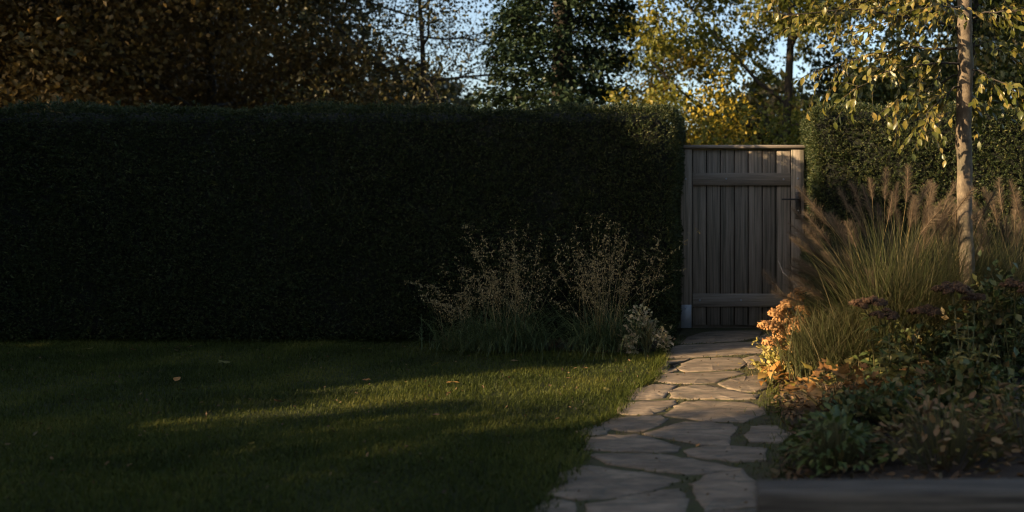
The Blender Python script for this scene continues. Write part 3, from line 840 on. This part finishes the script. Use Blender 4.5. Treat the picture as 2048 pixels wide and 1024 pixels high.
def fountain_grass(label, X, Y, nb, tips, seed, blade_len=(.6, 1.3), z0=.1, spread=.13):
    rng = np.random.default_rng(seed)
    t = thing('fountain_grass', label, 'grass', (X, Y, z0), 'fountain grasses in the right bed')
    az = rng.uniform(0, 6.28, nb)
    base = np.stack([X + rng.normal(size=nb) * spread, Y + rng.normal(size=nb) * spread, np.full(nb, z0 - .01)], 1)
    ch, P, _ = blades(base, az, rng.uniform(1.0, 1.54, nb), rng.uniform(*blade_len, nb), rng.uniform(.2, 2.0, nb), rng.uniform(.005, .009, nb), segs=6, rng=rng)
    obj('blades', [ch], M['fgrass'], t, kind='stuff')
    tubes = []
    for k, (ex, ey, ez) in enumerate(tips):
        e = np.array([ex, ey, ez]); b = np.array([X + rng.normal() * spread * .7, Y + rng.normal() * spread * .7, z0])
        mid = np.array([b[0] * .72 + e[0] * .28, b[1] * .72 + e[1] * .28, b[2] * .4 + e[2] * .6])
        u = np.linspace(0, 1, 7)[:, None]
        S = (1 - u) ** 2 * b + 2 * u * (1 - u) * mid + u ** 2 * e
        d = nrm(S[-1] - S[-2])
        tubes.append(tube(S, np.linspace(.0024, .0014, 7), 3))
        up = np.array([0, 0, 1.]) + rdir(1, rng)[0] * .3
        # plume starts on the stem end and droops onward
        place_leaf(PLM[k % 3], t, 'plume', S[-1], d, up, rng.uniform(.85, 1.2))
    obj('stalks', tubes, M['straw'], t, kind='stuff')
    return t
def tips_px(lst, Y, rng, dy=.3):
    out = []
    for px, py in lst:
        yy = Y + rng.uniform(-dy, dy)
        out.append((xa(px, yy), yy, za(py, yy)))
    return out
rng = np.random.default_rng(77)
big = [(1700, 425), (1722, 415), (1745, 440), (1770, 400), (1790, 420), (1812, 405), (1835, 415), (1860, 410), (1888, 415), (1905, 430), (1660, 455), (1640, 480), (1680, 470), (1705, 490), (1735, 480), (1645, 520),
       (1625, 545), (1630, 575), (1665, 545), (1700, 540), (1640, 500), (1760, 470), (1800, 465), (1840, 470), (1875, 480), (1690, 580), (1650, 600), (1780, 520), (1720, 520), (1650, 560), (1820, 445), (1850, 440), (1775, 445), (1610, 610), (1745, 400)]
big += [(rng.uniform(1625, 1900), rng.uniform(430, 600)) for k in range(34)]
fountain_grass('large arching fountain grass with bristly plumes beside the gate', xa(1780, 6.45), 6.45, 6000, tips_px(big, 6.4, rng), 81)
second = [(1960, 430), (1985, 420), (2005, 425), (2030, 440), (2050, 470), (1950, 470), (1975, 480), (2010, 490), (2035, 500), (2060, 450), (2090, 480), (1995, 455)]
second += [(rng.uniform(1950, 2080), rng.uniform(430, 540)) for k in range(14)]
fountain_grass('fountain grass right of the young tree trunk, cut by the photo edge', xa(2025, 6.8), 6.8, 4200, tips_px(second, 6.8, rng), 82)
third = [(rng.uniform(1840, 1960), rng.uniform(450, 560)) for k in range(16)]
fountain_grass('fountain grass clump at the foot of the young tree', xa(1890, 6.6), 6.6, 3600, tips_px(third, 6.6, rng), 84)
low = [(1560, 590), (1535, 600), (1525, 612)]
fountain_grass('low arching grass spilling between gate and path edge plants', xa(1665, 6.25), 6.25, 3200, tips_px([(1590, 600), (1560, 580)], 6.5, rng, .1), 83, (.3, .62), .08, .12)

# pale bent dead stalk in front of the gate
S = [(xa(px, 6.7), 6.7, za(py, 6.7)) for px, py in [(1612, 640), (1604, 600), (1596, 572), (1580, 556), (1566, 545), (1561, 532), (1557, 522)]]
o = obj('dead_stalk', [tube(S, [.008, .008, .009, .008, .006, .005, .002], 6), tube([S[3], (S[3][0] + .03, 6.69, S[3][2] - .05), (S[3][0] + .045, 6.68, S[3][2] - .13)], [.005, .004, .002], 5)],
        noise_mat('bleached_stalk', [(.2, .17, .14), (.34, .3, .26)], (20, 20, 20), bump=.2), smooth=True)
tag(o, 'pale bent dead stalk in front of the gate boards', 'stalk')

# ------------------------------------------------------------------ airy tufts in front of the left hedge
def moor_grass(label, X, Y, hmax, nst, seed, lean=(0, 0), nb=1000):
    rng = np.random.default_rng(seed)
    t = thing('moor_grass', label, 'grass', (X, Y, .03), 'airy grass tufts before the left hedge')
    az = rng.uniform(0, 6.28, nb)
    base = np.stack([X + rng.normal(size=nb) * .15, Y + rng.normal(size=nb) * .08, np.full(nb, .02)], 1)
    ch, _, _ = blades(base, az, rng.uniform(.7, 1.45, nb), rng.uniform(.15, .75, nb), rng.uniform(.8, 2.6, nb), rng.uniform(.004, .007, nb), segs=5, rng=rng)
    obj('blades', [ch], M['bladegreen'], t, kind='stuff')
    az = rng.uniform(0, 6.28, nst); n = nst
    base = np.stack([X + rng.normal(size=n) * .12, Y + rng.normal(size=n) * .06, np.full(n, .03)], 1)
    Ls = hmax * rng.uniform(.5, 1.05, n)
    h = np.stack([np.cos(az), np.sin(az)], 1) * .5 + np.array(lean)
    az = np.arctan2(h[:, 1], h[:, 0])
    ch, P, _ = blades(base, az, rng.uniform(1.15, 1.54, n), Ls, rng.uniform(-.1, 1.0, n) ** 2 * 1.3, np.full(n, .004), segs=8, rng=rng)
    obj('stalks', [ch], M['straw'], t, kind='stuff')
    # panicles
    nbr = 22
    s = np.repeat(np.arange(n), nbr); N = len(s)
    u = .5 + .5 * rng.uniform(0, 1, N) ** .8
    i = np.minimum((u * 8).astype(int), 7); fr = (u * 8 - i)[:, None]
    p = P[s, i] * (1 - fr) + P[s, i + 1] * fr
    c1, PB, _ = blades(p, rng.uniform(0, 6.28, N), rng.uniform(.1, 1.1, N), rng.uniform(.04, .17, N) * (1.35 - u), rng.uniform(.4, 1.8, N), np.full(N, .003), segs=3, rng=rng)
    sp = PB[:, 1:].reshape(-1, 3)
    sp = sp[rng.uniform(size=len(sp)) < .8]
    c2 = inst(*LEAF4, sp, rdir(len(sp), rng) * .6 + np.array([0, 0, -.8]), rdir(len(sp), rng), rng.uniform(.010, .021, len(sp)))
    obj('seed_heads', [c1, c2], M['panicle'], t, kind='stuff')
moor_grass('airy brown seeded grass tuft nearest the gate, taller of the two', xa(1215, 7.65), 7.65, 1.24, 54, 91, (.02, 0))
moor_grass('thin low grass tuft at the left end of the bed', xa(930, 7.7), 7.7, .85, 22, 93, (-.4, 0), 350)
moor_grass('airy grass tuft with stems leaning left, farther from the gate', xa(1020, 7.65), 7.65, 1.15, 42, 92, (-.22, 0), 900)

# ------------------------------------------------------------------ small plants
shrub('pale_sedum', 'small pale flowering mound at the foot of left hedge by gate', xa(1293, 7.55), 7.55,   .21, .16, .36, M['palehead'], 700, .042, 101, cat='plant')

def head_mesh(name, mat, seed, n=260, r=.012, flat=.35, cell=.16):
    rng = np.random.default_rng(seed)
    d = rdir(n, rng); d[:, 2] = np.abs(d[:, 2])
    p = d * np.array([1, 1, flat]) * rng.uniform(.75, 1.05, (n, 1))
    p += rng.normal(size=(n, 3)) * .07
    oc = (np.array([(1, 0, 0), (-1, 0, 0), (0, 1, 0), (0, -1, 0), (0, 0, 1)]) * cell, np.array([(0, 2, 4), (2, 1, 4), (1, 3, 4), (3, 0, 4)]))
    c = inst(*oc, p, np.cross(d, rdir(n, rng)), d, rng.uniform(.6, 1.2, n) * 1.0)
    return mesh(name, [c], mat)

# golden plant with orange heads at the path edge
GPY = 6.55
gold = thing('golden_plant', 'sunlit golden plant with orange flower heads by the path', 'plant', (xa(1570, GPY), GPY, .02))
rng = np.random.default_rng(111)
hm = [head_mesh('flower_head', M['orangehead'], 112 + k, 170, flat=.8) for k in range(3)]
gold_pts = []
heads = [(1545, 662, .075, 0), (1570, 640, .07, 1), (1590, 668, .075, 2), (1562, 682, .06, 0), (1592, 598, .055, 1), (1601, 585, .045, 2), (1530, 655, .05, 2), (1604, 625, .05, 0), (1583, 700, .06, 1), (1540, 690, .055, 2), (1575, 615, .06, 0), (1552, 630, .05, 1), (1600, 650, .06, 2)]
tubes = []
for hx, hy, hr, k in heads:
    yy = GPY + rng.uniform(-.1, .12)
    c_ = np.array([xa(hx, yy), yy, za(hy, yy)])
    o = link('flower_head', hm[k], gold, Vector(c_) - gold.location); hr *= 1.3; o.scale = (hr, hr, hr * .9); o.rotation_euler = (rng.uniform(-.3, .3), rng.uniform(-.6, .1), rng.uniform(0, 6))
    b = np.array([gold.location.x + rng.normal() * .03, GPY + rng.normal() * .03, 0])
    tubes.append(tube([b, b * .5 + c_ * .5 + np.array([0, 0, .05]), c_], [.005, .004, .003], 5))
for k in range(34):
    px, py = rng.uniform(1508, 1606), rng.uniform(676, 752)
    yy = GPY + rng.uniform(-.15, .12)
    e = np.array([xa(px, yy), yy, za(py, yy)])
    b = np.array([gold.location.x + rng.normal() * .03, GPY + rng.normal() * .03, 0])
    T = [b, b * .5 + e * .5 + np.array([0, 0, .03]), e]
    tubes.append(tube(T, [.004, .003, .0015], 4))
    for j in range(17):
        u = rng.uniform(.55, 1.02); gold_pts.append(b * (1 - u) + e * u + rng.normal(size=3) * .016)
obj('stems', tubes, M['stem'], gold, kind='stuff')
gpnt = np.array(gold_pts); n = len(gpnt)
obj('foliage', [inst(*LEAF9, gpnt, rdir(n, rng) + np.array([-.4, -.3, .4]), rdir(n, rng) * .6 + np.array([-.3, -.3, .6]), rng.uniform(.028, .055, n))], M['gold'], gold, kind='stuff')

def leafy(name, label, cat, X, Y, lst, shape, mat, z0=.02, group=None, smooth=True, stemmat='stem'):
    """plant whose leaves are single parts: lst = (px, py, Y, size, azimuth, pitch)"""
    t = thing(name, label, cat, (X, Y, z0), group)
    mes = [mesh('leaf', [(shape[0] * np.array([a, 1, b]), shape[1])], mat, smooth) for a, b in ((1, 1), (.85, 1.7), (1.15, .5))]
    tubes = []
    for k, (p, s, d, up) in enumerate(lst):
        place_leaf(mes[k % 3], t, 'leaf', p, d, up, s)
        b = np.array([X * .55 + p[0] * .45, Y * .55 + p[1] * .45, z0])
        tubes.append(tube([b, b * .35 + p * .65 + np.array([0, 0, .012]), p], [.0028, .0022, .0016], 3))
    obj('stems', tubes, M[stemmat], t, kind='stuff')
    return t
def mound(X, Y, rx, ry, h, n, s0, s1, rng, z0=.02, droop=.3):
    out = []
    for k in range(n):
        a = rng.uniform(0, 6.28); q = math.sqrt(rng.uniform(0, 1))
        p = np.array([X + rx * q * math.cos(a), Y + ry * q * math.sin(a), z0 + h * (1 - .75 * q * q) * rng.uniform(.45, 1.05)])
        d = np.array([math.cos(a) * (.3 + q), math.sin(a) * (.3 + q), rng.uniform(-droop, .6)]) + rdir(1, rng)[0] * .35
        out.append((p, rng.uniform(s0, s1), nrm(d), np.array([0, 0, 1.]) + rdir(1, rng)[0] * .5))
    return out
rng = np.random.default_rng(121)
x_, y_ = xa(1545, 6.15), 6.15
leafy('orange_hosta', 'small plant with sunlit orange leaves at the path edge', 'plant', x_, y_, mound(x_, y_, .11, .1, .13, 16, .07, .11, rng), BROAD, M['orangeleaf'])
x_, y_ = xa(1690, 5.35), 5.35
leafy('autumn_perennial', 'low mound of orange and rust leaves below the fountain grass', 'plant', x_, y_, mound(x_, y_, .34, .24, .24, 120, .06, .11, rng, .08), LOBED, M['autumnleaf'])
x_, y_ = xa(1880, 5.2), 5.2
leafy('autumn_perennial', 'rust and yellow leaved mound under the dark sedum heads', 'plant', x_, y_, mound(x_, y_, .4, .24, .26, 110, .06, .11, rng, .08), LOBED, M['autumnleaf'])
x_, y_ = xa(1670, 4.1), 4.1
leafy('green_perennial', 'low dark green leafy plant near the timber edge', 'plant', x_, y_, mound(x_, y_, .24, .3, .26, 290, .035, .075, rng, .04), (LEAF9[0] * np.array([.85, 1, 1.4]), LEAF9[1]), M['greenleaf'])
x_, y_ = xa(1890, 4.1), 4.1
leafy('withered_perennial', 'withered brown leaved plant behind the timber edge', 'plant', x_, y_, mound(x_, y_, .36, .36, .32, 300, .03, .066, rng, .06, .9), CURL, M['witheredleaf'])
x_, y_ = xa(2060, 4.2), 4.2
leafy('withered_perennial', 'withered brown plant cut off by the right photo edge', 'plant', x_, y_, mound(x_, y_, .3, .36, .38, 230, .03, .066, rng, .06, .9), CURL, M['witheredleaf'])

# stonecrops: leafy upright stems under flat dark heads
shd = [head_mesh('flower_head', M['sedumhead'], 131 + k, 130, flat=.6, cell=.17) for k in range(2)]
def sedum(label, X, Y, heads, seed, leafmat='stemleaf', name='stonecrop', group='dark headed stonecrops in the right bed'):
    rng = np.random.default_rng(seed)
    t = thing(name, label, 'plant', (X, Y, .06), group)
    mes = [mesh('leaf', [(BROAD[0] * np.array([a, 1, 1]), BROAD[1])], M[leafmat], True) for a in (.9, 1.15)]
    tubes = []
    for hx, hy, yy, r in heads:
        top = np.array([xa(hx, yy), yy, za(hy, yy)])
        b = np.array([X + rng.normal() * .05, Y + rng.normal() * .05, .05])
        mid = b * .5 + top * .5 + np.array([rng.normal() * .02, 0, .04])
        u = np.linspace(0, 1, 8)[:, None]
        S = (1 - u) ** 2 * b + 2 * u * (1 - u) * mid + u ** 2 * top
        tubes.append(tube(S, np.linspace(.006, .004, 8), 6))
        for k in range(5):
            a = rng.uniform(0, 6.28)
            tubes.append(tube([S[6], S[6] * .5 + top * .5 + np.array([math.cos(a), math.sin(a), 0]) * r * .35, top + np.array([math.cos(a), math.sin(a), 0]) * r * .6], [.003, .003, .002], 4))
        if r > 0:
            for k in range(11):
                a, q = k * 2.4, math.sqrt((k + .3) / 11)
                r_ = r * .85; rr = r_ * rng.uniform(.3, .46)
                o = link('flower_head', shd[k % 2], t, Vector(top + np.array([r_ * 1.15 * q * math.cos(a), r_ * .9 * q * math.sin(a), r * .28 * (1 - q * q) + rng.normal() * .007])) - t.location)
                o.scale = (rr, rr, rr * 1.2); o.rotation_euler = (rng.uniform(-.35, .35), rng.uniform(-.35, .35), rng.uniform(0, 6))
        for k in range(2, 7):
            for q in range(3):
                a = rng.uniform(0, 6.28)
                d = np.array([math.cos(a), math.sin(a), rng.uniform(-.3, .6)])
                place_leaf(mes[q % 2], t, 'leaf', S[k], d, np.array([0, 0, 1.]), rng.uniform(.05, .085))
    obj('stalks', tubes, M['stem'], t, kind='stuff', smooth=True)
sedum('stonecrop with dark red heads in front of the big fountain grass', xa(1775, 5.6), 5.6, [(1738, 612, 5.55, .11), (1770, 636, 5.45, .085), (1850, 628, 5.6, .10), (1800, 660, 5.4, .0)], 141)
sedum('tall stonecrop with a wide dark head before the young tree', xa(1925, 5.5), 5.5, [(1905, 585, 5.5, .115), (1950, 600, 5.6, .07), (1935, 640, 5.4, 0), (1885, 650, 5.4, 0)], 142)
sedum('stonecrop with brownish heads at the right photo edge', xa(2050, 5.7), 5.7, [(2030, 575, 5.7, .09), (2070, 590, 5.6, .1), (2010, 640, 5.5, .0)], 143)
M['yellowing'] = leaf_mat('yellowing_leaf', [(.12, .11, .03), (.22, .18, .045), (.3, .22, .06), (.09, .11, .03)], transl=.4, by='object')
sedum('upright stems with yellowing leaves below the dark red heads', xa(1790, 5.15), 5.15, [(1778, 668, 5.1, 0), (1800, 690, 5.1, 0), (1760, 700, 5.05, 0), (1825, 700, 5.1, 0)], 144, 'yellowing', 'leafy_stems', 'yellowing upright stems in the right bed')
sedum('upright yellow green stems in front of the tall stonecrop', xa(1945, 5.0), 5.0, [(1930, 660, 5.0, 0), (1960, 690, 4.95, 0), (1990, 670, 5.05, 0), (1905, 700, 4.9, 0)], 145, 'yellowing', 'leafy_stems', 'yellowing upright stems in the right bed')
# filler foliage of the bed
shrub('bed_perennial', 'dark leafy perennial right of the tall stonecrop', xa(2005, 5.9), 5.9, .38, .3, .75, M['bedfol'], 1500, .06, 151, cat='plant')
shrub('bed_perennial', 'dark green leafy clump under the fountain grass plumes', xa(1850, 5.85), 5.85, .42, .25, .42, M['bedfol'], 1300, .055, 152, cat='plant')
shrub('bed_perennial', 'dim low foliage between withered plants and the stonecrops', xa(1800, 4.75), 4.75, .45, .22, .26, M['bedfol'], 1300, .05, 154, cat='plant')
shrub('bed_perennial', 'low green foliage between orange leaves and stonecrop', xa(1960, 4.9), 4.9, .5, .25, .34, M['bedfol'], 1300, .055, 153, cat='plant')

# ------------------------------------------------------------------ timber edge in the foreground
sl = thing('timber_edging', 'grey weathered timber sleepers across the near right corner', 'sleeper', (1.4, 2.6, 0))
me = mesh('beam', [box(-1.35, 1.35, -.07, .07, -.108, .108, .009)], M['sleeper'])
for zc, dx in ((.105, .01), (.3255, 0)):
    ob = link('beam', me, sl, (dx, 0, zc)); ob.rotation_euler = (0, -.004, 0)

# ------------------------------------------------------------------ fallen leaves on the lawn
rng = np.random.default_rng(161)
fl = [(20, 676, .13, 'large dry leaf at the hedge foot, leftmost fallen leaf'), (180, 704, .10, 'curled dry leaf on the lawn below the hedge, second from the left'), (272, 708, .09, 'small rusty leaf on the dark lawn, left of a larger one'),
      (375, 702, .11, 'larger dry leaf near the hedge on the left lawn'), (458, 735, .12, 'broad pale leaf lying flat on the shaded left lawn'), (350, 772, .11, 'dry leaf in mid lawn, leftmost of those away from the hedge'),
      (565, 815, .09, 'rusty leaf on the lawn at the left tip of the sunlit strip'), (728, 770, .07, 'small curled leaf in the shaded middle of the lawn'), (742, 706, .08, 'leaf near the hedge, left of the airy grass tufts'),
      (862, 741, .09, 'pale upright curled leaf on the lawn below the left grass tuft'), (905, 772, .10, 'brown leaf at the upper edge of the sunlit grass'), (903, 794, .07, 'small sunlit leaf in the left part of the bright grass'),
      (1038, 730, .10, 'flat tan leaf on the lawn below the grass tufts'), (1205, 786, .07, 'small curled leaf in the bright grass close to the path'), (508, 900, .08, 'lone dark leaf on the near left lawn'),
      (880, 840, .06, 'small leaf at the lower edge of the sunlit grass'), (840, 664, .1, 'reddish leaf on bare soil left of the grass tufts'), (1150, 700, .08, 'leaf on the lawn edge between the two grass tufts'),
      (1350, 756, .05, 'tiny leaf on the left of a sunlit paving stone'), (1480, 735, .05, 'tiny leaf on the paving near the golden plant'), (1392, 905, .05, 'tiny leaf in the near part of the path')]
flm = [mesh('fallen_leaf', [(sh[0] * np.array([1.2, 1, .8]), sh[1])], m_, True) for sh, m_ in ((CURL, M['witheredleaf']), (LOBED, M['autumnleaf']), (CURL, M['autumnleaf']))]
for k, (px, py, s, lab) in enumerate(fl):
    X_, Y_ = gp(px, py)
    on = px > 1300
    o = link('fallen_leaf', flm[k % 3], None, (X_, Y_, .03 if on else .035))
    s *= .75; o.scale = (s, s, s); o.rotation_euler = (rng.uniform(-.3, .3), rng.uniform(-.3, .3), rng.uniform(0, 6.28))
    tag(o, lab, 'leaf', 'fallen leaves on the paving' if on else 'fallen leaves on the lawn')
